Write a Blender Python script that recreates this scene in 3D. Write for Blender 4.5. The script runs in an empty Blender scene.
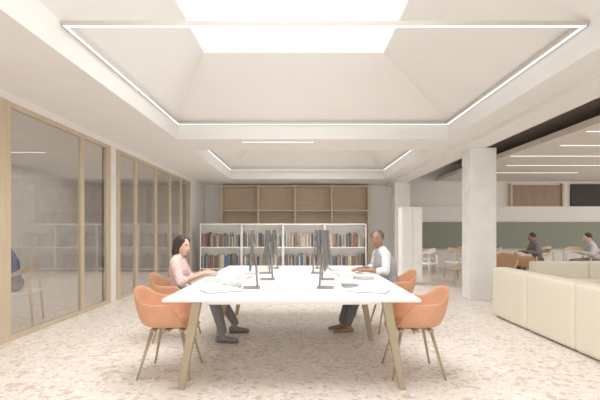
import bpy, bmesh, math, random
from mathutils import Vector, Matrix
random.seed(7)
S=bpy.context.scene
COL=S.collection

# ---------------------------------------------------------------- materials
def mat(name,col,rough=0.6,var=0.04,scale=8.0,bump=0.0,metal=0.0,spec=0.4):
    m=bpy.data.materials.new(name); m.use_nodes=True
    nt=m.node_tree; b=nt.nodes['Principled BSDF']
    b.inputs['Roughness'].default_value=rough
    b.inputs['Metallic'].default_value=metal
    b.inputs['Specular IOR Level'].default_value=spec
    tc=nt.nodes.new('ShaderNodeTexCoord')
    n=nt.nodes.new('ShaderNodeTexNoise'); n.inputs['Scale'].default_value=scale; n.inputs['Detail'].default_value=4
    nt.links.new(tc.outputs['Object'],n.inputs['Vector'])
    r=nt.nodes.new('ShaderNodeValToRGB')
    c=col
    r.color_ramp.elements[0].color=(c[0]*(1-var),c[1]*(1-var),c[2]*(1-var),1)
    r.color_ramp.elements[1].color=(min(1,c[0]*(1+var)),min(1,c[1]*(1+var)),min(1,c[2]*(1+var)),1)
    r.color_ramp.elements[0].position=.3; r.color_ramp.elements[1].position=.7
    nt.links.new(n.outputs['Fac'],r.inputs['Fac'])
    nt.links.new(r.outputs['Color'],b.inputs['Base Color'])
    if bump>0:
        bp=nt.nodes.new('ShaderNodeBump'); bp.inputs['Strength'].default_value=bump; bp.inputs['Distance'].default_value=.01
        nt.links.new(n.outputs['Fac'],bp.inputs['Height']); nt.links.new(bp.outputs['Normal'],b.inputs['Normal'])
    return m

def wood(name,c1,c2,axis='Z',scale=3.0):
    m=bpy.data.materials.new(name); m.use_nodes=True
    nt=m.node_tree; b=nt.nodes['Principled BSDF']; b.inputs['Roughness'].default_value=.5
    tc=nt.nodes.new('ShaderNodeTexCoord'); mp=nt.nodes.new('ShaderNodeMapping')
    s=[scale*6,scale*6,scale*6]; s['XYZ'.index(axis)]=scale*.5
    mp.inputs['Scale'].default_value=s
    n=nt.nodes.new('ShaderNodeTexNoise'); n.inputs['Scale'].default_value=1; n.inputs['Detail'].default_value=6
    r=nt.nodes.new('ShaderNodeValToRGB'); r.color_ramp.elements[0].position=.3; r.color_ramp.elements[1].position=.7
    r.color_ramp.elements[0].color=(*c1,1); r.color_ramp.elements[1].color=(*c2,1)
    nt.links.new(tc.outputs['Object'],mp.inputs['Vector']); nt.links.new(mp.outputs['Vector'],n.inputs['Vector'])
    nt.links.new(n.outputs['Fac'],r.inputs['Fac']); nt.links.new(r.outputs['Color'],b.inputs['Base Color'])
    return m

def emis(name,col,st):
    m=bpy.data.materials.new(name); m.use_nodes=True
    nt=m.node_tree; nt.nodes.clear()
    e=nt.nodes.new('ShaderNodeEmission'); e.inputs[0].default_value=(*col,1); e.inputs[1].default_value=st
    o=nt.nodes.new('ShaderNodeOutputMaterial'); nt.links.new(e.outputs[0],o.inputs[0])
    return m

def glassmat(name,tint):
    m=bpy.data.materials.new(name); m.use_nodes=True
    nt=m.node_tree; nt.nodes.clear()
    t=nt.nodes.new('ShaderNodeBsdfTransparent'); t.inputs[0].default_value=(*tint,1)
    g=nt.nodes.new('ShaderNodeBsdfGlossy'); g.inputs['Roughness'].default_value=.03; g.inputs[0].default_value=(.85,.83,.81,1)
    d=nt.nodes.new('ShaderNodeBsdfDiffuse'); d.inputs[0].default_value=(.5,.48,.45,1)
    lw=nt.nodes.new('ShaderNodeLayerWeight'); lw.inputs[0].default_value=.5
    p=nt.nodes.new('ShaderNodeMath'); p.operation='POWER'; p.inputs[1].default_value=3.0
    q=nt.nodes.new('ShaderNodeMath'); q.operation='MULTIPLY_ADD'; q.inputs[1].default_value=.55; q.inputs[2].default_value=.10
    nt.links.new(lw.outputs['Facing'],p.inputs[0]); nt.links.new(p.outputs[0],q.inputs[0])
    mx=nt.nodes.new('ShaderNodeMixShader'); o=nt.nodes.new('ShaderNodeOutputMaterial')
    m2=nt.nodes.new('ShaderNodeMixShader'); m2.inputs[0].default_value=.10
    nt.links.new(t.outputs[0],m2.inputs[1]); nt.links.new(d.outputs[0],m2.inputs[2])
    nt.links.new(q.outputs[0],mx.inputs[0]); nt.links.new(m2.outputs[0],mx.inputs[1]); nt.links.new(g.outputs[0],mx.inputs[2]); nt.links.new(mx.outputs[0],o.inputs[0])
    return m

def floormat():
    m=bpy.data.materials.new('terrazzo'); m.use_nodes=True
    nt=m.node_tree; N=nt.nodes; L=nt.links; b=N['Principled BSDF']; b.inputs['Roughness'].default_value=.38
    b.inputs['Specular IOR Level'].default_value=.4
    tc=N.new('ShaderNodeTexCoord')
    n=N.new('ShaderNodeTexNoise'); n.inputs['Scale'].default_value=9; n.inputs['Detail'].default_value=3
    L.new(tc.outputs['Object'],n.inputs['Vector'])
    vm=N.new('ShaderNodeVectorMath'); vm.operation='SCALE'; vm.inputs['Scale'].default_value=.13
    L.new(n.outputs['Color'],vm.inputs[0])
    ad=N.new('ShaderNodeVectorMath'); ad.operation='ADD'; L.new(tc.outputs['Object'],ad.inputs[0]); L.new(vm.outputs[0],ad.inputs[1])
    prev=None
    base=N.new('ShaderNodeRGB'); base.outputs[0].default_value=(.77,.705,.645,1)
    prev=base.outputs[0]
    for sc,th,cols in ((15,.46,[(.56,.40,.31),(.66,.52,.43),(.88,.84,.80),(.52,.43,.37)]),(32,.40,[(.60,.44,.35),(.90,.86,.82),(.50,.41,.35),(.69,.59,.51)])):
        v=N.new('ShaderNodeTexVoronoi'); v.inputs['Scale'].default_value=sc
        L.new(ad.outputs[0],v.inputs['Vector'])
        sep=N.new('ShaderNodeSeparateColor'); L.new(v.outputs['Color'],sep.inputs[0])
        mu=N.new('ShaderNodeMath'); mu.operation='MULTIPLY'; mu.inputs[1].default_value=th*1.35; L.new(sep.outputs[0],mu.inputs[0])
        lt=N.new('ShaderNodeMath'); lt.operation='LESS_THAN'; L.new(v.outputs['Distance'],lt.inputs[0]); L.new(mu.outputs[0],lt.inputs[1])
        r=N.new('ShaderNodeValToRGB'); r.color_ramp.interpolation='CONSTANT'
        r.color_ramp.elements[0].color=(*cols[0],1); r.color_ramp.elements[1].color=(*cols[1],1); r.color_ramp.elements[1].position=.3
        e=r.color_ramp.elements.new(.55); e.color=(*cols[2],1)
        e=r.color_ramp.elements.new(.8); e.color=(*cols[3],1)
        L.new(sep.outputs[1],r.inputs[0])
        mx=N.new('ShaderNodeMix'); mx.data_type='RGBA'
        m2=N.new('ShaderNodeMath'); m2.operation='MULTIPLY'; m2.inputs[1].default_value=.8; L.new(lt.outputs[0],m2.inputs[0])
        L.new(m2.outputs[0],mx.inputs['Factor']); L.new(prev,mx.inputs['A']); L.new(r.outputs[0],mx.inputs['B'])
        prev=mx.outputs['Result']
    L.new(prev,b.inputs['Base Color'])
    return m

M=dict(
 wall=mat('white_plaster',(.81,.785,.755),.85,.015,3),
 ceil=mat('ceiling_plaster',(.83,.81,.785),.9,.012,2),
 fascia=mat('fascia_plaster_dimmed',(.72,.70,.675),.9,.012,2),  # ceiling plaster greyed in colour to dim the strongly lit vertical faces
 profile=mat('light_profile_beige',(.50,.46,.40),.6,.02,4),
 conc=mat('pale_concrete',(.78,.76,.735),.8,.07,3.5,.05),
 beige=mat('beige_ceiling',(.70,.645,.58),.85,.03,4),
 dark=mat('recess_grey_brown',(.55,.49,.44),.9,.06,4),
 plinth=mat('dark_plinth',(.25,.22,.2),.9,.06,4),
 black_open=mat('dark_opening',(.05,.045,.04),.9,.1,4),
 floor=floormat(),
 frame=wood('champagne_frame',(.50,.40,.27),(.57,.465,.325)),
 oak=wood('oak_panel',(.60,.48,.33),(.67,.55,.395),'X'),
 oakd=wood('oak_back',(.53,.42,.29),(.60,.48,.34),'X'),
 brown=wood('brown_wood',(.24,.16,.10),(.30,.21,.14)),
 lwood=wood('light_wood',(.55,.40,.26),(.65,.49,.34)),
 green=mat('green_grey_fabric',(.25,.27,.22),.9,.08,30,.1),
 white=mat('white_laminate',(.84,.83,.81),.45,.01,3),
 tabletop=mat('white_table_top',(.79,.775,.75),.45,.01,3),
 tleg=mat('olive_tan_leg',(.34,.275,.175),.5,.05,6),
 brass=mat('bronze_leg',(.38,.29,.19),.45,.05,8),
 orange=mat('terracotta_shell',(.60,.29,.165),.6,.05,12),
 tan=mat('tan_leather',(.50,.29,.16),.55,.08,10),
 sofa=mat('cream_upholstery',(.72,.66,.54),.85,.03,40,.12),
 black=mat('monitor_plastic',(.12,.118,.115),.45,.05,8),
 grey=mat('grey_metal',(.24,.235,.23),.4,.05,8,metal=.3),
 paper=mat('paper',(.86,.85,.83),.8,.02,10),
 lgrey=mat('light_grey_plastic',(.50,.50,.49),.5,.03,10),
 screen=mat('dark_display',(.09,.092,.096),.25,.05,3),
 led=emis('led_strip',(1,.98,.95),1.6),
 sky=emis('skylight_diffuser',(1,.985,.96),1.7),
 glass=glassmat('tinted_glass',(.76,.74,.71)),
 skinw=mat('skin_light',(.62,.38,.28),.55,.04,15),
 skinm=mat('skin_brown',(.28,.14,.085),.5,.05,15),
 hairb=mat('black_hair',(.022,.016,.013),.55,.4,60,.5),
 hairg=mat('grey_black_hair',(.075,.07,.066),.7,.5,80,.5),
 blouse=mat('pink_floral_blouse',(.70,.50,.47),.8,.25,45,.1),
 shirt=mat('pale_grey_shirt',(.62,.62,.63),.8,.06,14,.5),
 vest=mat('grey_vest',(.34,.34,.35),.85,.08,14,.5),
 trous=mat('grey_trousers',(.17,.165,.16),.85,.08,14,.5),
 trous2=mat('dark_trousers',(.11,.108,.11),.85,.08,14,.5),
 shoeg=mat('grey_shoe',(.16,.155,.15),.6,.08,20),
 shoeb=mat('brown_shoe',(.24,.11,.06),.45,.08,20),
 blue=mat('blue_shirt',(.05,.11,.30),.8,.08,20),
 eye=mat('eye_white',(.55,.52,.49),.4,.01,10), iris=mat('eye_iris',(.02,.012,.01),.2,.1,10),
 lip=mat('lip',(.42,.15,.13),.5,.05,20), lipm=mat('lip_dark',(.18,.07,.055),.5,.05,20),
 sole=mat('rubber_sole',(.5,.48,.45),.7,.03,10),
)

# ---------------------------------------------------------------- helpers
def link(o,parent=None):
    COL.objects.link(o)
    if parent is not None: o.parent=parent
    return o
def meta(o,label=None,cat=None,kind=None,group=None):
    if label:o['label']=label
    if cat:o['category']=cat
    if kind:o['kind']=kind
    if group:o['group']=group
    return o
def empty(name,loc,rz=0):
    e=bpy.data.objects.new(name,None); e.empty_display_size=.1
    e.location=loc; e.rotation_euler=(0,0,rz); return link(e)
def obj_bm(name,bm,m,parent=None,loc=(0,0,0),smooth=False,rot=(0,0,0)):
    bmesh.ops.recalc_face_normals(bm,faces=bm.faces)
    me=bpy.data.meshes.new(name); bm.to_mesh(me); bm.free()
    for mm in (m if isinstance(m,(list,tuple)) else [m]): me.materials.append(mm)
    if smooth:
        for p in me.polygons:p.use_smooth=True
    o=bpy.data.objects.new(name,me); o.location=loc; o.rotation_euler=rot
    return link(o,parent)
def addbox(bm,x0,x1,y0,y1,z0,z1,mi=0):
    vs=[bm.verts.new((x,y,z)) for x in(x0,x1) for y in(y0,y1) for z in(z0,z1)]
    for f in ((0,1,3,2),(4,6,7,5),(0,4,5,1),(2,3,7,6),(0,2,6,4),(1,5,7,3)):
        fc=bm.faces.new([vs[i] for i in f]); fc.material_index=mi
def bevel(o,w,seg=2):
    b=o.modifiers.new('bevel','BEVEL'); b.width=w; b.segments=seg; b.limit_method='ANGLE'; b.angle_limit=.6
    return o
def box(name,x0,x1,y0,y1,z0,z1,m,parent=None,bv=0,seg=2,smooth=False):
    bm=bmesh.new(); cx,cy=(x0+x1)/2,(y0+y1)/2
    addbox(bm,x0-cx,x1-cx,y0-cy,y1-cy,0,z1-z0)
    o=obj_bm(name,bm,m,parent,(cx,cy,z0))
    if bv: 
        bevel(o,bv,seg)
        if smooth:
            for p in o.data.polygons:p.use_smooth=True
    return o
# soft upholstered block: subdivided box with slightly domed faces and rounded edges
def cushion(name,x0,x1,y0,y1,z0,z1,m,parent,r=.05,bulge=.012):
    cx,cy,cz=(x0+x1)/2,(y0+y1)/2,(z0+z1)/2; hx,hy,hz=(x1-x0)/2,(y1-y0)/2,(z1-z0)/2
    bm=bmesh.new(); addbox(bm,-1,1,-1,1,-1,1)
    bmesh.ops.subdivide_edges(bm,edges=bm.edges,cuts=19,use_grid_fill=True)
    def warp(t,h):  # denser samples near the rounded edge
        a=abs(t)
        k=(h-r)/h
        return math.copysign(k*(a/.7) if a<.7 else k+(1-k)*(a-.7)/.3,t)
    for v in bm.verts:
        a,b,c=v.co
        p=Vector((warp(a,hx)*hx,warp(b,hy)*hy,warp(c,hz)*hz))
        q=Vector((max(-hx+r,min(hx-r,p.x)),max(-hy+r,min(hy-r,p.y)),max(-hz+r,min(hz-r,p.z))))
        d=p-q
        if d.length>1e-6: p=q+d.normalized()*r
        if abs(a)>.999: p.x+=math.copysign(bulge*(1-b*b)*(1-c*c),a)
        if abs(c)>.999: p.z+=math.copysign(bulge*(1-a*a)*(1-b*b),c)
        v.co=p
    return obj_bm(name,bm,m,parent,(cx,cy,cz),smooth=True)
def struct(o): o['kind']='structure'; return o
def addcone(bm,p0,p1,r0,r1,n=16):
    p0,p1=Vector(p0),Vector(p1); d=(p1-p0).normalized()
    a=d.orthogonal().normalized(); b=d.cross(a)
    A=[];B=[]
    for i in range(n):
        t=2*math.pi*i/n; v=a*math.cos(t)+b*math.sin(t)
        A.append(bm.verts.new(p0+v*r0)); B.append(bm.verts.new(p1+v*r1))
    for i in range(n): bm.faces.new((A[i],A[(i+1)%n],B[(i+1)%n],B[i]))
    bm.faces.new(A[::-1]); bm.faces.new(B)
def cone(name,p0,p1,r0,r1,m,parent=None,n=16):
    bm=bmesh.new(); addcone(bm,p0,p1,r0,r1,n); return obj_bm(name,bm,m,parent,smooth=False)
def copything(src,loc,rz=None):
    n=src.copy(); COL.objects.link(n); n.location=loc
    if rz is not None: n.rotation_euler=(0,0,rz)
    def rec(a,b):
        for c in a.children:
            k=c.copy(); COL.objects.link(k); k.parent=b; rec(c,k)
    rec(src,n); return n

# ---------------------------------------------------------------- room shell
XL=-3.4; ZS=2.9; ZC=3.2; ZT=4.0; SH=.06
struct(box('floor',-9,14,-3,17,-.1,0,M['floor']))
bm=bmesh.new()
OX0,OX1=-2.17,2.62
C1=(0.6,7.4); C2=(8.4,13.1); XR=3.45
addbox(bm,XL-.1,OX0,-3,15.2,ZS,ZC+.1)
addbox(bm,OX1,XR,-3,15.2,ZS,ZC+.1)
for a,b in ((-3,C1[0]),(C1[1],C2[0]),(C2[1],15.2)): addbox(bm,OX0,OX1,a,b,ZS,ZC+.1)
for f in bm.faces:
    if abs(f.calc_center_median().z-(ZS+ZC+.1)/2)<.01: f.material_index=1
def funnel(y0,y1,ix0,ix1,iy0,iy1,zt):
    lo=[(OX0,y0),(OX1,y0),(OX1,y1),(OX0,y1)]; hi=[(ix0,iy0),(ix1,iy0),(ix1,iy1),(ix0,iy1)]
    L=[bm.verts.new((x,y,ZC)) for x,y in lo]; H=[bm.verts.new((x,y,zt)) for x,y in hi]; T=[bm.verts.new((x,y,zt+SH)) for x,y in hi]
    for i in range(4):
        j=(i+1)%4
        bm.faces.new((L[i],L[j],H[j],H[i])); bm.faces.new((H[i],H[j],T[j],T[i]))
funnel(C1[0],C1[1],-1.47,1.28,1.7,6.4,ZT)
funnel(C2[0],C2[1],-1.3,1.6,9.4,12.2,3.8)
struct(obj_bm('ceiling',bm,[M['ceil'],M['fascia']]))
def skylight(n,x0,x1,y0,y1,z,nb):
    e=empty('window_%d'%n,((x0+x1)/2,(y0+y1)/2,z)); struct(e)
    w=(x1-x0)/2;d=(y1-y0)/2
    box('skylight_pane',-w,w,-d,d,.0,.03,M['sky'],e)
skylight(1,-1.47,1.28,1.7,6.4,ZT+SH-.01,0)
skylight(2,-1.3,1.6,9.4,12.2,3.8+SH-.01,0)
struct(box('trim_1',3.02,XR,-3,15.2,ZS-.07,ZS,M['ceil']))
struct(box('trim_2',XR,14,-3,15.2,3.62,3.7,M['dark']))
struct(box('trim_3',XR-.02,XR+.0,-3,15.2,ZS,3.62,M['conc']))
struct(box('trim_4',4.75,13,1.0,14.7,3.0,3.12,M['beige']))
ZG=2.8
struct(box('wall_left',XL-.12,XL,13.0,15.2,0,ZS,M['wall']))
struct(box('trim_5',XL-.1,XL+.01,-3,13.0,ZG,ZS,M['ceil']))
struct(box('trim_6',XL-.1,XL+.03,4.15,4.88,0,ZG,M['frame']))
struct(box('trim_7',XL-.1,XL-.01,7.42,7.87,0,ZG,M['conc']))
struct(box('trim_14',XL-.1,XL+.025,7.42,7.50,0,ZG,M['frame']))
struct(box('trim_15',XL-.1,XL+.025,7.79,7.87,0,ZG,M['frame']))
wi=3
def glaze(y0,y1):
    global wi
    e=empty('window_%d'%wi,(XL,(y0+y1)/2,0)); struct(e); wi+=1
    h=(y1-y0)/2; fw=.034
    bm=bmesh.new()
    addbox(bm,-.05,.02,-h,-h+fw,0,ZG); addbox(bm,-.05,.02,h-fw,h,0,ZG)
    addbox(bm,-.05,.02,-h+fw,h-fw,0,.06); addbox(bm,-.05,.02,-h+fw,h-fw,ZG-.06,ZG)
    obj_bm('window_frame',bm,M['frame'],e)
    bm=bmesh.new(); vs=[bm.verts.new(p) for p in ((-.007,-h+fw,.06),(-.007,h-fw,.06),(-.007,h-fw,ZG-.06),(-.007,-h+fw,ZG-.06))]; bm.faces.new(vs)
    obj_bm('glass_pane',bm,M['glass'],e)
ys=[(-1.5,1.0),(1.0,4.15),(4.88,6.55),(6.55,7.42),(7.87,8.7),(8.7,9.9),(9.9,11.0),(11.0,12.0),(12.0,13.0)]
for a,b in ys: glaze(a,b)
struct(box('wall_west',-7.1,-7,-3,15.2,0,3.0,M['conc']))
struct(box('trim_8',-8,XL-.1,-3,15.2,ZS,3.0,M['ceil']))
YB=15.0
struct(box('wall_back',-8,XR+.2,YB,YB+.15,0,3.3,M['wall']))
struct(box('wall_far',XR+.2,14,14.7,15.15,0,3.7,M['wall']))
struct(box('wall_right',13,13.1,-3,14.7,0,3.7,M['wall']))
struct(box('trim_9',3.65,13,14.55,14.7,.66,1.58,M['green']))
struct(box('trim_10',3.65,13,14.6,14.7,1.58,2.12,M['ceil']))
struct(box('trim_11',7.35,9.1,14.62,14.7,2.12,2.86,M['brown']))
struct(box('trim_16',9.45,10.9,14.62,14.7,2.12,2.9,M['black_open']))
for i,x in enumerate((7.3,9.1)):
    struct(box('trim_%d'%(12+i),x,x+.07,14.56,14.7,2.12,2.92,M['frame']))
def column(x0,x1,y0,y1,h,lab):
    o=box('column',x0,x1,y0,y1,0,h,M['conc'],None,.01)
    meta(o,lab,'column')
column(3.16,3.65,7.8,8.2,ZS-.07,'square pale concrete column standing beside the sofa')
column(3.05,3.54,13.5,13.9,ZS-.07,'square pale concrete column near the back wall')

# ---------------------------------------------------------------- linear lights
def lightframe(x0,x1,y0,y1,z,lab):
    e=empty('ceiling_light',((x0+x1)/2,(y0+y1)/2,z)); meta(e,lab,'light')
    w=(x1-x0)/2; d=(y1-y0)/2; p=.05
    bm=bmesh.new(); bl=bmesh.new()
    for (a,b,c,dd) in ((-w,w,-d,-d+p),(-w,w,d-p,d),(-w,-w+p,-d+p,d-p),(w-p,w,-d+p,d-p)):
        addbox(bm,a,b,c,dd,0.0,.04)
    q=.009
    for (a,b,c,dd) in ((-w+q,w-q,-d+q,-d+p-q),(-w+q,w-q,d-p+q,d-q),(-w+q,-w+p-q,-d+p,d-p),(w-p+q,w-q,-d+p,d-p)):
        addbox(bl,a,b,c,dd,-.004,0)
    obj_bm('profile',bm,M['profile'],e); obj_bm('led_diffuser',bl,M['led'],e)
lightframe(OX0+.01,OX1-.01,3.8,7.39,ZC-.045,'rectangular linear led light framing the skylight recess')
lightframe(OX0+.01,OX1-.01,8.5,13.0,ZC-.045,'rectangular linear led light framing the smaller ceiling recess')
def strip(x0,x1,y,z,lab,grp=None):
    e=empty('linear_light',((x0+x1)/2,y,z)); meta(e,lab,'light',group=grp)
    w=(x1-x0)/2
    box('profile',-w,w,-.03,.03,-.012,0,M['white'],e)
    box('led_diffuser',-w+.01,w-.01,-.02,.02,-.015,-.012,M['led'],e)
strip(-1.05,.25,7.6,ZS,'short recessed led strip in the white ceiling beam')
g='led strips in the beige ceiling'
for y,x0,x1 in ((7.2,4.9,7.6),(8.4,5.2,8.6),(9.6,4.8,7.4),(11.0,5.4,9.0),(12.4,5.0,8.2)):
    strip(x0,x1,y,3.0,'slim white led strip on the beige ceiling',g)
for y in (4.6,8.6): strip(-6.6,-5.2,y,ZS,'slim led strip on the meeting room ceiling','led strips in the meeting room')

# ---------------------------------------------------------------- oak wall shelving
e=empty('wall_shelving_unit',(-.17,14.75,0)); meta(e,'tall oak cubby shelving built along the white back wall','shelf')
w=2.58
bm=bmesh.new(); addbox(bm,-w,w,.2,.24,0,2.88); obj_bm('back_panel',bm,M['oakd'],e)
for i in range(5):
    x=-w+.03+(2*w-.06)*i/4
    bm=bmesh.new(); addbox(bm,x-.03,x+.03,-.2,.2,0,2.88); obj_bm('upright',bm,M['oak'],e)
for z in (.02,1.05,1.95,2.8):
    bm=bmesh.new(); addbox(bm,-w+.06,w-.06,-.19,.2,z,z+.045); obj_bm('shelf_board',bm,M['oak'],e)

# ---------------------------------------------------------------- white bookcases + books
bookcols=[(.08,.08,.09),(.33,.14,.10),(.55,.47,.36),(.12,.17,.25),(.62,.60,.56),(.25,.17,.12),(.38,.33,.29),(.14,.19,.16),(.45,.25,.15),(.15,.13,.13),(.30,.32,.36)]
bm_=[mat('book_cover',c,.6,.1,15) for c in bookcols]
bookmesh=[]
for mm in bm_:
    bm=bmesh.new()
    n=6; prof=[(-.5,.5),(-.5,-.38)]+[( -.5*math.cos(math.pi*k/n), -.38-.12*math.sin(math.pi*k/n)) for k in range(1,n)]+[(.5,-.38),(.5,.5),(.42,.5),(.42,-.3),(-.42,-.3),(-.42,.5)]
    lo=[bm.verts.new((x,y,0)) for x,y in prof]; hi=[bm.verts.new((x,y,1)) for x,y in prof]
    k=len(prof)
    for i in range(k): bm.faces.new((lo[i],lo[(i+1)%k],hi[(i+1)%k],hi[i]))
    bm.faces.new(lo[::-1]); bm.faces.new(hi)
    addbox(bm,-.42,.42,-.3,.46,.03,.97,1)
    bmesh.ops.recalc_face_normals(bm,faces=bm.faces)
    me=bpy.data.meshes.new('book'); bm.to_mesh(me); bm.free(); me.materials.append(mm); me.materials.append(M['paper'])
    bookmesh.append(me)
BX0,BX1,BY=-3.1,2.06,13.0
nu=4; uw=(BX1-BX0)/nu
for u in range(nu):
    x0=BX0+u*uw; e=empty('bookcase',(x0+uw/2,BY+.17,0)); meta(e,'low white open bookcase filled with books','bookcase',group='row of white bookcases')
    h=uw/2-.003
    for s in(-1,1):
        bm=bmesh.new(); addbox(bm,min(s*h,s*(h-.028)),max(s*h,s*(h-.028)),-.17,.17,0,1.46); obj_bm('side_panel',bm,M['white'],e)
    for z in (.08,.74):
        bm=bmesh.new(); addbox(bm,-h+.028,h-.028,-.16,.17,z,z+.035); obj_bm('shelf_board',bm,M['white'],e)
    bm=bmesh.new(); addbox(bm,-h,h,-.18,.17,1.46,1.50); obj_bm('top_board',bm,M['white'],e)
    bm=bmesh.new(); addbox(bm,-h+.028,h-.028,.15,.17,.115,1.46); obj_bm('back_panel',bm,M['white'],e)
    for row,z in (('upper',.776),('lower',.116)):
        x=x0+.05
        while x<x0+uw-.10:
            t=random.uniform(.026,.055)
            if random.random()<.03: x+=random.uniform(.05,.1); continue
            hh=random.uniform(.32,.46)
            b=bpy.data.objects.new('book',random.choice(bookmesh)); COL.objects.link(b)
            b.location=(x+t/2,BY+.14,z); b.scale=(t,.22,hh)
            meta(b,'upright hardback book standing on a white bookcase shelf','book',group='books on the %s bookcase shelves'%row)
            x+=t+.003
e=empty('tall_cabinet',(2.67,10.2,0)); meta(e,'plain white tall cabinet standing near the back columns','cabinet')
box('body',-.24,.24,-.2,.2,.05,1.82,M['white'],e,.004); box('plinth',-.22,.22,-.18,.18,0,.05,M['lgrey'],e); box('top_board',-.25,.25,-.21,.21,1.82,1.85,M['white'],e,.004)
bm=bmesh.new(); addbox(bm,-.22,-.005,-.22,-.2,.08,1.79); obj_bm('door',bm,M['white'],e); bm=bmesh.new(); addbox(bm,.005,.22,-.22,-.2,.08,1.79); obj_bm('door',bm,M['white'],e)

# ---------------------------------------------------------------- table
TX0,TX1,TY0,TY1=-1.10,.965,3.34,6.5; TZ=.75
tcx,tcy=(TX0+TX1)/2,(TY0+TY1)/2
e=empty('work_table',(tcx,tcy,0)); meta(e,'long white shared work table with splayed olive-tan legs','table')
hw,hd=(TX1-TX0)/2,(TY1-TY0)/2
box('table_top',-hw,hw,-hd,hd,TZ-.026,TZ,M['tabletop'],e,.005)
for yy in (-hd+.09,0,hd-.09):
    for s in(-1,1):
        bm=bmesh.new()
        xt=s*(hw-.26); xb=s*(hw-.13)
        vs=[]
        for (xc,z,a,b) in ((xt,TZ-.028,.04,.032),(xb,0,.027,.023)):
            vs.append([bm.verts.new((xc+i*a,yy+j*b,z)) for i,j in((-1,-1),(1,-1),(1,1),(-1,1))])
        for i in range(4): bm.faces.new((vs[0][i],vs[0][(i+1)%4],vs[1][(i+1)%4],vs[1][i]))
        bm.faces.new(vs[0]); bm.faces.new(vs[1][::-1])
        bevel(obj_bm('leg',bm,M['tleg'],e),.008,3)
    y2=yy+.09 if yy<0 else yy-.09
    bm=bmesh.new(); addbox(bm,-(hw-.31),hw-.31,y2-.025,y2+.025,TZ-.07,TZ-.028); obj_bm('crossbar',bm,M['white'],e)
bm=bmesh.new(); addbox(bm,-.05,.05,-hd+.3,hd-.3,TZ-.09,TZ-.071); obj_bm('cable_tray',bm,M['lgrey'],e)

def monitor(loc,rz):
    e=empty('computer_monitor',loc,rz); meta(e,'slim dark desktop monitor on a flat metal stand','monitor',group='monitors on the work table')
    for nm,a,m in (('housing',(-.009,.007,-.27,.27,-.185,.185),M['black']),('display',(.0075,.0095,-.26,.26,-.173,.173),M['screen'])):
        bm=bmesh.new(); addbox(bm,*a); o=obj_bm(nm,bm,m,e,(0,0,.365)); o.rotation_euler=(0,-.06,0)
        if nm=='housing': bevel(o,.004)
    box('base_plate',-.08,.08,-.09,.09,0,.007,M['grey'],e,.003)
    cone('stand_neck',(-.055,0,.006),(-.030,0,.37),.010,.009,M['grey'],e)
    box('mount',-.034,-.0095,-.05,.05,.33,.41,M['grey'],e,.004)
    return e
m0=monitor((-.46,4.0,TZ+.001),math.pi+.10)
for (x,y,r) in ((-.36,4.68,math.pi+.02),(-.44,5.36,math.pi+.08),(-.38,6.04,math.pi),(.24,4.0,-.11),(.30,4.68,.03),(.22,5.36,-.06),(.30,6.04,.03)):
    copything(m0,(x,y,TZ+.001),r)

def keyboard(loc,rz):
    e=empty('keyboard',loc,rz); meta(e,'thin light grey keyboard lying on the white table','keyboard',group='keyboards on the work table')
    box('case',-.065,.065,-.21,.21,0,.014,M['lgrey'],e,.005)
    bm=bmesh.new()
    for i in range(5):
        for j in range(14):
            x=-.052+i*.0215; y=-.196+j*.0282
            addbox(bm,x,x+.018,y,y+.024,.0142,.019)
    k=obj_bm('keys',bm,M['paper'],e); k['kind']='stuff'
    return e
k0=keyboard((-.72,4.38,TZ+.001),.1)
for (x,y,r) in ((-.62,5.42,0),(.50,4.42,-.1),(.47,5.9,.05)): copything(k0,(x,y,TZ+.001),r)

def openbook(loc,rz,w=.17,d=.24,lab='open white notebook lying on the table'):
    e=empty('open_book',loc,rz); meta(e,lab,'book')
    for s in(-1,1):
        bm=bmesh.new(); n=10; top=[];bot=[]
        for i in range(n+1):
            t=i/n; x=s*w*t; z=.006+.026*math.sin(math.pi*min(1,t*1.15))**.8*(1-t*.4) if t*1.15<1 else .006
            top.append((bm.verts.new((x,-d/2,z+.004)),bm.verts.new((x,d/2,z+.004)))); bot.append((bm.verts.new((x,-d/2,.004)),bm.verts.new((x,d/2,.004))))
        for i in range(n):
            bm.faces.new((top[i][0],top[i+1][0],top[i+1][1],top[i][1])); bm.faces.new((bot[i][0],bot[i][1],bot[i+1][1],bot[i+1][0]))
            for k in(0,1): bm.faces.new((top[i][k],bot[i][k],bot[i+1][k],top[i+1][k]))
        bm.faces.new((top[n][0],bot[n][0],bot[n][1],top[n][1]))
        obj_bm('page_block',bm,M['paper'],e)
    box('cover',-w-.006,w+.006,-d/2-.006,d/2+.006,0,.0035,M['grey'],e)
openbook((-.70,3.80,TZ+.001),.5); openbook((.62,3.78,TZ+.001),-.35)
openbook((-.68,4.84,TZ+.001),1.4,.14,.2,'open book in front of the seated woman'); openbook((.56,5.12,TZ+.001),1.6,.14,.2,'open book near the seated man')
def bookstack(x,y,rz,n):
    z=TZ+.001
    for i in range(n):
        t=random.uniform(.012,.02); e=empty('closed_book',(x+random.uniform(-.01,.01),y+random.uniform(-.01,.01),z),rz+random.uniform(-.15,.15))
        meta(e,'closed grey paperback lying flat on the table','book',group='closed books lying on the table')
        box('pages',-.075,.072,-.1,.1,.002,t-.002,M['paper'],e); 
        bm=bmesh.new(); addbox(bm,-.08,.078,-.105,.105,0,.002); addbox(bm,-.08,.078,-.105,.105,t-.002,t); addbox(bm,.072,.078,-.105,.105,.002,t-.002)
        obj_bm('cover',bm,random.choice([M['lgrey'],M['grey']]),e)
        z+=t+.0005
bookstack(-.66,4.08,.1,2); bookstack(.50,4.10,-.1,1); bookstack(.70,4.72,.4,2); bookstack(-.94,4.5,.2,1)

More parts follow.
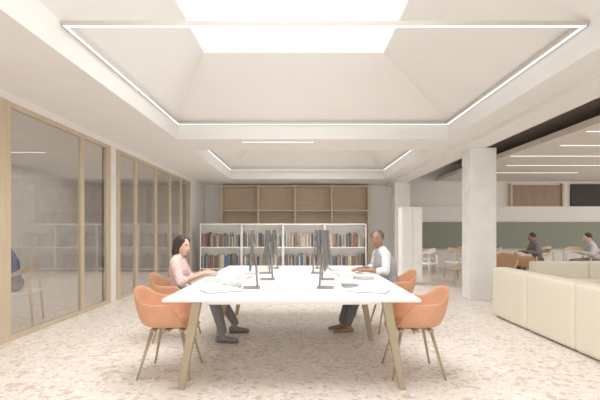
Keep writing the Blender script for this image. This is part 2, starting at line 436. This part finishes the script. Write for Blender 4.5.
# ---------------------------------------------------------------- shell chairs (front = +X)
def sstep(a,b,x):
    t=max(0,min(1,(x-a)/(b-a))); return t*t*(3-2*t)
def shellchair(loc,rz,m,mleg,lab,grp,back=.34,arm=.22):
    e=empty('shell_armchair',loc,rz); meta(e,lab,'chair',group=grp)
    NU,NV=56,16; bm=bmesh.new(); ZS0=.445
    cen=bm.verts.new((0,0,ZS0-.018)); rings=[]
    for j in range(1,NV+1):
        v=j/NV; ring=[]
        for i in range(NU):
            th=2*math.pi*i/NU; a=abs(((th+math.pi)%(2*math.pi))-math.pi); ad=math.degrees(a)
            c,s=math.cos(th),math.sin(th); p=2.6
            rs=1/((abs(c)/.205)**p+(abs(s)/.20)**p)**(1/p)
            H=arm*sstep(38,82,ad)+(back-arm)*sstep(118,165,ad)
            out=.035+.045*sstep(38,80,ad)
            if v<=.5:
                t=v/.5; r=rs*t; z=ZS0-.018*(1-t*t)
            else:
                t=(v-.5)/.5
                r=rs+out*math.sin(t*math.pi/2)+.03*H/.3*t
                z=ZS0+H*(1-math.cos(t*math.pi/2))
                z-= .025*(1-sstep(38,75,ad))*t*t
            ring.append(bm.verts.new((r*c,r*s,z)))
        rings.append(ring)
    for i in range(NU): bm.faces.new((cen,rings[0][i],rings[0][(i+1)%NU]))
    for j in range(NV-1):
        for i in range(NU): bm.faces.new((rings[j][i],rings[j+1][i],rings[j+1][(i+1)%NU],rings[j][(i+1)%NU]))
    o=obj_bm('seat_shell',bm,m,e,smooth=True)
    sd=o.modifiers.new('s','SOLIDIFY'); sd.thickness=.011; sd.offset=-1
    sb=o.modifiers.new('ss','SUBSURF'); sb.levels=1; sb.render_levels=1
    for sx in(-1,1):
        for sy in(-1,1):
            bm=bmesh.new(); addcone(bm,(sx*.23,sy*.23,0),(sx*.13,sy*.13,.415),.009,.016); obj_bm('leg',bm,mleg,e,smooth=True)
    bm=bmesh.new(); addbox(bm,-.15,.15,-.022,.022,.395,.415); addbox(bm,-.022,.022,-.15,.15,.395,.415)
    for sx in(-1,1): addbox(bm,sx*.13-.02,sx*.13+.02,-.15,.15,.397,.417)
    obj_bm('underframe',bm,mleg,e)
    return e
g='terracotta chairs around the work table'
ch=shellchair((-1.18,3.86,0),.0,M['orange'],M['brass'],'terracotta shell armchair with thin bronze legs at the table',g)
copything(ch,(1.03,3.86,0),math.pi)
c=copything(ch,(-1.47,5.05,0),.05); c['label']='terracotta shell armchair under the woman in pink'
c=copything(ch,(1.18,5.45,0),math.pi+.1); c['label']='terracotta shell armchair under the man in grey vest'
c=shellchair((4.45,9.2,0),-2.2,M['tan'],M['brass'],'tan leather tub chair beside the cream sofa','lounge tub chairs')
copything(c,(5.4,9.9,0),-.6)

# ---------------------------------------------------------------- sofas (local: back faces -X, front +X)
def sofa(loc,rz,L=.95):
    e=empty('sofa_module',loc,rz); meta(e,'cream upholstered modular sofa section with rounded edges','sofa',group='cream modular sofa sections')
    h=L/2-.0005
    box('plinth',.06,.85,-h+.04,h-.04,0,.05,M['plinth'],e)
    cushion('base',.23,.9,-h,h,.03,.31,M['sofa'],e,.025,.003)
    cushion('backrest',0,.24,-h,h,.025,.74,M['sofa'],e,.04,.006)
    cushion('seat_cushion',.235,.91,-h+.002,h-.002,.305,.46,M['sofa'],e,.05,.012)
    return e
s0=sofa((2.9,5.87,0),0)
for y in (4.92,3.97,3.02): copything(s0,(2.9,y,0),0)
for x in (4.6,5.55,6.5): copything(s0,(x,7.6,0),-math.pi/2)

# ---------------------------------------------------------------- wooden chairs and low tables in the lounge
def woodchair(loc,rz,m,seatm,lab,grp):
    e=empty('wooden_armchair',loc,rz); meta(e,lab,'chair',group=grp)
    bm=bmesh.new()
    addbox(bm,-.24,.24,-.23,.23,.41,.455); bevel(obj_bm('seat',bm,seatm,e),.02,3)
    for sx,sy in((-1,-1),(-1,1),(1,-1),(1,1)):
        bm=bmesh.new(); addcone(bm,(sx*.25,sy*.25,0),(sx*.2,sy*.235,.66),.014,.018); obj_bm('leg',bm,m,e,smooth=True)
    bm=bmesh.new(); pr=None; n=20
    for i in range(n+1):
        th=math.radians(80+200*i/n); x=.02+.27*math.cos(th)*.95; y=.265*math.sin(th); hgt=.66+.08*max(0,-math.cos(th))
        q=[bm.verts.new((x*k,y*k,hgt+z)) for k,z in((1,0),(1.07,0),(1.07,.05+.05*max(0,-math.cos(th))),(1,.05+.05*max(0,-math.cos(th))))]
        if pr:
            for k in range(4): bm.faces.new((pr[k],pr[(k+1)%4],q[(k+1)%4],q[k]))
        else: bm.faces.new(q)
        pr=q
    bm.faces.new(pr[::-1]); obj_bm('back_rail',bm,m,e,smooth=False)
    return e
g='light wooden chairs in the lounge'
w0=woodchair((4.25,11.3,0),.4,M['lwood'],M['white'],'light wooden armchair with curved rail and pale seat',g)
for x,y,r in ((5.3,11.6,2.6),(5.93,10.4,math.pi),(5.0,12.6,1.0),(7.0,12.2,2.0),(7.6,11.6,-2),(3.75,12.6,-.4),(6.98,9.9,2.9)): copything(w0,(x,y,0),r)
woodchair((-3.93,5.85,0),math.pi+.3,M['lwood'],M['white'],'pale wooden armchair behind the glass partition','meeting room chairs')
c=woodchair((3.25,10.9,0),2.4,M['white'],M['white'],'white lounge armchair beside the low table','white lounge chairs')
def lowtable(loc,r,h,lab):
    e=empty('round_table',loc); meta(e,lab,'table')
    bm=bmesh.new(); addcone(bm,(0,0,h-.03),(0,0,h),r,r,40); obj_bm('table_top',bm,M['lwood'],e)
    for k in range(3):
        a=k*2.094+.4; bm=bmesh.new(); addcone(bm,(math.cos(a)*r*.8,math.sin(a)*r*.8,0),(math.cos(a)*r*.45,math.sin(a)*r*.45,h-.03),.012,.016); obj_bm('leg',bm,M['lwood'],e)
lowtable((3.9,9.9,0),.38,.42,'round light wood low table beside the lounge chairs')
lowtable((4.97,10.6,0),.38,.72,'round light wood table with chairs around it')

# ---------------------------------------------------------------- people
ICO=None
def icopts():
    global ICO
    if ICO is None:
        b=bmesh.new(); bmesh.ops.create_icosphere(b,subdivisions=3,radius=1); ICO=[v.co.copy() for v in b.verts]; b.free()
    return ICO
def V3(r): return Vector((r,r,r)) if isinstance(r,(int,float)) else Vector(r)
def hull(bm,ells):
    if len(ells)==1: ells=[ells[0],ells[0]]
    for (c0,r0),(c1,r1) in zip(ells,ells[1:]):
        t=bmesh.new(); pts=icopts()
        for c,r in((c0,r0),(c1,r1)):
            c=Vector(c); r=V3(r)
            for p in pts: t.verts.new((c.x+p.x*r.x,c.y+p.y*r.y,c.z+p.z*r.z))
            if c0==c1: break
        res=bmesh.ops.convex_hull(t,input=t.verts)
        dl=[v for v in t.verts if not v.link_faces]
        bmesh.ops.delete(t,geom=dl,context='VERTS')
        bmesh.ops.recalc_face_normals(t,faces=t.faces)
        me=bpy.data.meshes.new('t'); t.to_mesh(me); t.free(); bm.from_mesh(me); bpy.data.meshes.remove(me)
def fuse(name,bm,m,parent,vox,sm=4,fac=.5):
    me=bpy.data.meshes.new(name); bm.to_mesh(me); bm.free()
    o=bpy.data.objects.new(name,me); COL.objects.link(o)
    r=o.modifiers.new('r','REMESH'); r.mode='VOXEL'; r.voxel_size=vox; r.use_smooth_shade=True
    if sm: s=o.modifiers.new('s','SMOOTH'); s.iterations=sm; s.factor=fac
    dg=bpy.context.evaluated_depsgraph_get(); dg.update()
    nm=bpy.data.meshes.new_from_object(o.evaluated_get(dg))
    o.modifiers.clear(); o.data=nm; nm.name=name; nm.materials.clear(); nm.materials.append(m)
    for p in nm.polygons:p.use_smooth=True
    o.parent=parent
    return o
def headpt(d):
    d=Vector(d).normalized()
    x,y,z=d.x*.095,d.y*.074,d.z*.116
    if z<0:
        t=(-z/.116); k=1-.30*t*t; y*=k; x=x*(1-.12*t*t)+.010*t
    if x<0: z+=.012*(-x/.095)
    def g(yy,zz,sy,sz): return math.exp(-((y-yy)/sy)**2-((z-zz)/sz)**2)
    if x>0:
        x+=.024*g(0,-.022,.011,.012)+.012*g(0,-.002,.008,.018)
        x-=.010*(g(.030,.010,.014,.012)+g(-.030,.010,.014,.012))
        x+=.005*g(0,.032,.05,.010)
        x+=.007*g(0,-.058,.020,.010)+.008*g(0,-.098,.022,.014)
    return Vector((x,y,z))
def hand(bm,w,d,inner,sc=1.0):
    w=Vector(w); d=Vector(d).normalized(); up=Vector((0,0,1)); side=up.cross(d).normalized(); up=d.cross(side)
    side=side*inner
    def P(a,b,c): return tuple(w+d*a*sc+side*b*sc+up*c*sc)
    hull(bm,[(P(0,0,0),.022*sc),(P(.045,0,0),.024*sc)])
    for b in(-.026,-.009,.009,.026): hull(bm,[(P(.02,b*.6,0),.014*sc),(P(.088,b,0),.0115*sc)])
    for k,(b,L) in enumerate(((.028,.068),(.0095,.078),(-.009,.072),(-.026,.056))):
        p=Vector(P(.088,b,0)); a=-.05; pts=[(tuple(p),.0088*sc)]
        for q,(f,da) in enumerate(((.44,.15),(.32,.32),(.24,.35))):
            a+=da; p=p+(d*math.cos(a)-up*math.sin(a)+side*b*2.5)*L*f*sc; pts.append((tuple(p),(.0082-.0007*q)*sc))
        hull(bm,pts)
    p0=P(.028,.022,-.004); p1=P(.055,.048,-.010); p2=P(.08,.058,-.014); p3=P(.10,.060,-.018)
    hull(bm,[(p0,.014*sc),(p1,.0105*sc),(p2,.0095*sc),(p3,.0085*sc)])
def person(loc,rz,lab,skin,top,bot,shoe,hair,style,J,vox=.005,yaw=0,pitch=0,sleeve='long',lipm=None,face=True,vest=None):
    e=empty('person',loc,rz); meta(e,lab,'person')
    pel=Vector(J['pel']); ch_=Vector(J['chest']); nk=Vector(J['neck']); hd=Vector(J['head']); wd=J.get('w',1.0)
    wa=(pel+ch_)/2+Vector((-.005,0,0)); shz=nk+Vector((-.015,0,-.045)); shw=.155*wd
    def torso(g,low=True):
        L=[]
        L.append([(tuple(pel+Vector((0,.06,.0))),(.105+g,.105+g,.09+g)),(tuple(pel+Vector((0,-.06,.0))),(.105+g,.105+g,.09+g))])
        L.append([(tuple(pel+Vector((.0,0,.02))),(.10+g,.15*wd+g,.085+g)),(tuple(wa),(.085*wd+g,.122*wd+g,.07+g)),(tuple(ch_),(.10*wd+g,.15*wd+g,.09+g)),(tuple(shz+Vector((0,0,-.01))),(.07+g,.13*wd+g,.04+g))])
        L.append([(tuple(shz+Vector((0,shw-.01,-.02))),.05+g),(tuple(nk+Vector((-.01,0,-.005))),.048+g),(tuple(shz+Vector((0,-shw+.01,-.02))),.05+g)])
        return L
    R=Matrix.Translation(hd)@Matrix.Rotation(yaw,4,'Z')@Matrix.Rotation(pitch,4,'Y')
    bm=bmesh.new()
    for l in torso(0): hull(bm,l)
    hull(bm,[(tuple(nk+Vector((-.01,0,-.02))),.052),(tuple(hd+Vector((-.02,0,-.06))),.046)])
    hb=bmesh.new(); bmesh.ops.create_uvsphere(hb,u_segments=72,v_segments=48,radius=1)
    for v in hb.verts: v.co=R@headpt(v.co)
    me=bpy.data.meshes.new('t'); hb.to_mesh(me); hb.free(); bm.from_mesh(me)
    for s in(-1,1): # ears
        a=R@Vector((-.006,s*.073,.006)); b=R@Vector((-.002,s*.070,-.018)); hull(bm,[(tuple(a),(.016,.009,.02)),(tuple(b),(.010,.008,.012))])
    arms={}; legs={}
    for s,k in((1,'L'),(-1,'R')):
        sh=shz+Vector((0,s*shw,-.02)); el=Vector(J['el'+k]); wr=Vector(J['wr'+k])
        arms[k]=(sh,el,wr)
        hull(bm,[(tuple(sh),.046),(tuple((sh*.5+el*.5)),.043),(tuple(el),.034)]); hull(bm,[(tuple(el),.034),(tuple(el*.65+wr*.35),.034),(tuple(wr),.023)])
        hand(bm,wr,Vector(J['hd'+k]),-s)
        hp=pel+Vector((0,s*.085,-.01)); kn=Vector(J['kn'+k]); an=Vector(J['an'+k]); legs[k]=(hp,kn,an)
        hull(bm,[(tuple(hp),.085),(tuple(kn),.055)]); hull(bm,[(tuple(kn),.055),(tuple(kn*.65+an*.35+Vector((-.012,0,0))),.052),(tuple(an),.034)])
        ft=Vector(J.get('ft'+k,(1,0,0))).normalized(); base=Vector((an.x,an.y,0))
        hull(bm,[(tuple(an),.032),(tuple(base-ft*.03+Vector((0,0,.04))),.03)]); hull(bm,[(tuple(base-ft*.03+Vector((0,0,.042))),.03),(tuple(base+ft*.10+Vector((0,0,.04))),(.035,.035,.022))])
    fuse('body',bm,skin,e,vox,3,.45)
    bm=bmesh.new(); g=.014
    for l in torso(g): hull(bm,l)
    for k in 'LR':
        sh,el,wr=arms[k]
        hull(bm,[(tuple(sh),.046+g),(tuple(el),.036+g)])
        f={'long':.88,'rolled':.3,'short':.15}[sleeve]
        hull(bm,[(tuple(el),.036+g),(tuple(el*(1-f)+wr*f),.036 if sleeve=='long' else .05)])
    fuse('shirt',bm,top,e,max(vox,.007),3)
    if vest:
        bm=bmesh.new()
        for l in torso(.022)[:2]: hull(bm,l)
        hull(bm,[(tuple(shz+Vector((0,shw-.05,-.02))),.068),(tuple(nk+Vector((-.015,0,-.03))),.052),(tuple(shz+Vector((0,-shw+.05,-.02))),.068)])
        fuse('vest',bm,vest,e,.008,3)
    bm=bmesh.new(); n=20
    for i in range(n):
        a0=2*math.pi*i/n; a1=2*math.pi*(i+1)/n
        c=nk+Vector((-.008,0,.012))
        p=lambda a: tuple(c+Vector((math.cos(a)*.056,math.sin(a)*.06,-.02*math.cos(a))))
        hull(bm,[(p(a0),(.008,.008,.016)),(p(a1),(.008,.008,.016))])
    fuse('collar',bm,top,e,.006,2)
    bm=bmesh.new(); g=.016
    hull(bm,[(tuple(pel+Vector((0,.06,.0))),(.105+g,.105+g,.10+g)),(tuple(pel+Vector((0,-.06,.0))),(.105+g,.105+g,.10+g))])
    for k in 'LR':
        hp,kn,an=legs[k]
        hull(bm,[(tuple(hp),.088+g),(tuple(kn),.058+g)]); hull(bm,[(tuple(kn),.058+g),(tuple(an+Vector((0,0,.035))),.05)])
    fuse('trousers',bm,bot,e,max(vox,.007),3)
    for k in 'LR':
        hp,kn,an=legs[k]; ft=Vector(J.get('ft'+k,(1,0,0))).normalized(); b=Vector((an.x,an.y,0))
        bm=bmesh.new()
        hull(bm,[(tuple(b-ft*.035+Vector((0,0,.05))),(.038,.036,.036)),(tuple(b+ft*.06+Vector((0,0,.042))),(.043,.038,.030)),(tuple(b+ft*.15+Vector((0,0,.033))),(.040,.040,.020))])
        hull(bm,[(tuple(b-ft*.03+Vector((0,0,.055))),.036),(tuple(an+Vector((0,0,-.02))),.038)])
        sh=fuse('shoe',bm,shoe,e,.006,2)
        bm=bmesh.new(); hull(bm,[(tuple(b-ft*.035+Vector((0,0,.010))),(.041,.039,.010)),(tuple(b+ft*.15+Vector((0,0,.010))),(.042,.042,.010))])
        fuse('sole',bm,M['sole'] if shoe is M['shoeb'] else M['trous2'],sh,.006,1)
    bm=bmesh.new()
    def T(x,y,z): return tuple(R@Vector((x,y,z)))
    if style=='bob':
        hull(bm,[(T(-.024,0,.034),(.097,.092,.104))])
        for s in(-1,1):
            hull(bm,[(T(-.02,s*.054,.03),.048),(T(-.025,s*.070,-.06),.042),(T(-.03,s*.070,-.110),.032)])
            hull(bm,[(T(.03,s*.045,.075),.035),(T(.015,s*.078,.0),.02)])
        hull(bm,[(T(-.065,0,.02),.065),(T(-.085,0,-.07),.058),(T(-.08,0,-.12),.045)])
    else:
        hull(bm,[(T(-.014,0,.036),(.090,.080,.096))])
        hull(bm,[(T(-.06,0,.02),.048),(T(-.06,0,-.03),.035)])
        for s in(-1,1): hull(bm,[(T(.01,s*.058,.03),.022),(T(.005,s*.062,.0),.014)])
    fuse('hair',bm,hair,e,.006,2)
    if face:
        for s in(-1,1):
            p=headpt((.9,s*.40,.09))
            bm=bmesh.new(); hull(bm,[(tuple(R@(p+Vector((-.0065,0,0)))),(.0085,.011,.0050))]); ey=obj_bm('eye',bm,M['eye'],e,smooth=True)
            bm=bmesh.new(); hull(bm,[(tuple(R@(p+Vector((-.001,0,0)))),(.0045,.0052,.0048))]); obj_bm('iris',bm,M['iris'],ey,smooth=True)
            a=headpt((.9,s*.22,.30)); b=headpt((.9,s*.42,.34)); c=headpt((.9,s*.62,.30))
            bm=bmesh.new(); hull(bm,[(tuple(R@a),.0035),(tuple(R@b),.0045),(tuple(R@c),.003)]); obj_bm('eyebrow',bm,hair,e,smooth=True)
        a=headpt((.9,-.26,-.50)); b=headpt((.9,0,-.50)); c=headpt((.9,.26,-.50))
        bm=bmesh.new(); hull(bm,[(tuple(R@a),.003),(tuple(R@b),(.006,.006,.006)),(tuple(R@c),.003)]); obj_bm('mouth',bm,lipm or M['lip'],e,smooth=True)
    return e
JW=dict(pel=(.02,0,.555),chest=(.0,0,.82),neck=(.01,0,.98),head=(.045,0,1.10),w=.95,
 elL=(.08,.22,.70),wrL=(.32,.10,.793),hdL=(1,-.6,.0),elR=(.08,-.23,.70),wrR=(.33,-.12,.793),hdR=(1,.6,.0),
 knL=(.43,.14,.535),anL=(.64,.24,.10),knR=(.43,-.14,.535),anR=(.56,-.22,.10),ftR=(1,-.15,0))
person((-1.46,5.05,0),.03,'woman with dark hair, pink blouse, grey trousers, seated at table',M['skinw'],M['blouse'],M['trous'],M['shoeg'],M['hairb'],'bob',JW,.0055,-.50,.12,'short')
JM=dict(pel=(0,0,.555),chest=(.06,0,.87),neck=(.12,0,1.05),head=(.165,0,1.18),w=1.08,
 elL=(.14,.25,.785),wrL=(.36,.12,.796),hdL=(1,-.6,-.02),elR=(.13,-.26,.785),wrR=(.35,-.11,.796),hdR=(1,.5,-.02),
 knL=(.45,.13,.54),anL=(.58,.10,.10),knR=(.45,-.12,.54),anR=(.60,-.10,.10))
person((1.16,5.45,0),math.pi+.15,'man in grey vest over pale shirt, seated at the table',M['skinm'],M['shirt'],M['trous2'],M['shoeb'],M['hairg'],'short',JM,.0055,.9,.05,'rolled',M['lipm'],True,M['vest'])
JB=dict(JW); JB.update(elL=(.14,.24,.74),wrL=(.34,.12,.78),elR=(.14,-.24,.74),wrR=(.34,-.12,.78),anL=(.46,.12,.1),anR=(.42,-.12,.1),chest=(.05,0,.83),neck=(.10,0,1.0),head=(.15,0,1.11))
person((5.90,10.4,0),math.pi,'person in dark top sitting on a light wooden chair',M['skinm'],M['trous'],M['trous2'],M['shoeg'],M['hairb'],'short',JB,.011,0,.2,'long',None,False)
person((6.95,9.9,0),2.9,'person in pale top and dark trousers sitting in lounge',M['skinw'],M['lgrey'],M['trous'],M['shoeg'],M['hairb'],'short',JB,.011,0,.1,'long',None,False)
person((-3.97,5.84,0),math.pi+.3,'person in dark blue shirt sitting behind the glass partition',M['skinm'],M['blue'],M['trous2'],M['shoeg'],M['hairb'],'short',JB,.011,0,.1,'long',None,False)

# ---------------------------------------------------------------- lights
def area(name,loc,sx,sy,p,col=(1,.97,.93),rot=(0,0,0),spread=math.pi):
    l=bpy.data.lights.new(name,'AREA'); l.shape='RECTANGLE'; l.size=sx; l.size_y=sy; l.energy=p; l.color=col; l.spread=spread
    o=bpy.data.objects.new(name,l); o.location=loc; o.rotation_euler=rot; COL.objects.link(o); return o
area('skylight_daylight',(-.1,4.05,ZT+.02),2.6,4.5,125,spread=math.radians(135))
area('skylight_daylight_far',(.15,10.8,3.8+.02),2.7,2.6,85,spread=math.radians(120))
area('lounge_area_light',(8,8,2.9),6,6,90)  # broad area lamp facing down just under the beige ceiling
area('side_fill',(12.8,7,1.5),2.4,12,170,rot=(0,math.radians(90),0))  # added fill to brighten the right-hand ceiling; wall_right has no window
area('meeting_room_light',(-5.2,6.5,2.8),3,12,85)
area('rear_fill',(0,-2.6,1.6),7,2.4,145,rot=(math.radians(90),0,0))  # added fill lamp behind the camera; no facade is built there
w=bpy.data.worlds.new('world'); S.world=w; w.use_nodes=True
w.node_tree.nodes['Background'].inputs[0].default_value=(1,.975,.945,1); w.node_tree.nodes['Background'].inputs[1].default_value=.85

cam=bpy.data.cameras.new('camera'); cam.sensor_width=36; cam.lens=25.2; cam.shift_y=.05
co=bpy.data.objects.new('camera',cam); co.location=(0,0,1.3); co.rotation_euler=(math.pi/2,0,0); COL.objects.link(co); S.camera=co
S.view_settings.view_transform='Standard'
S.view_settings.gamma=1.15
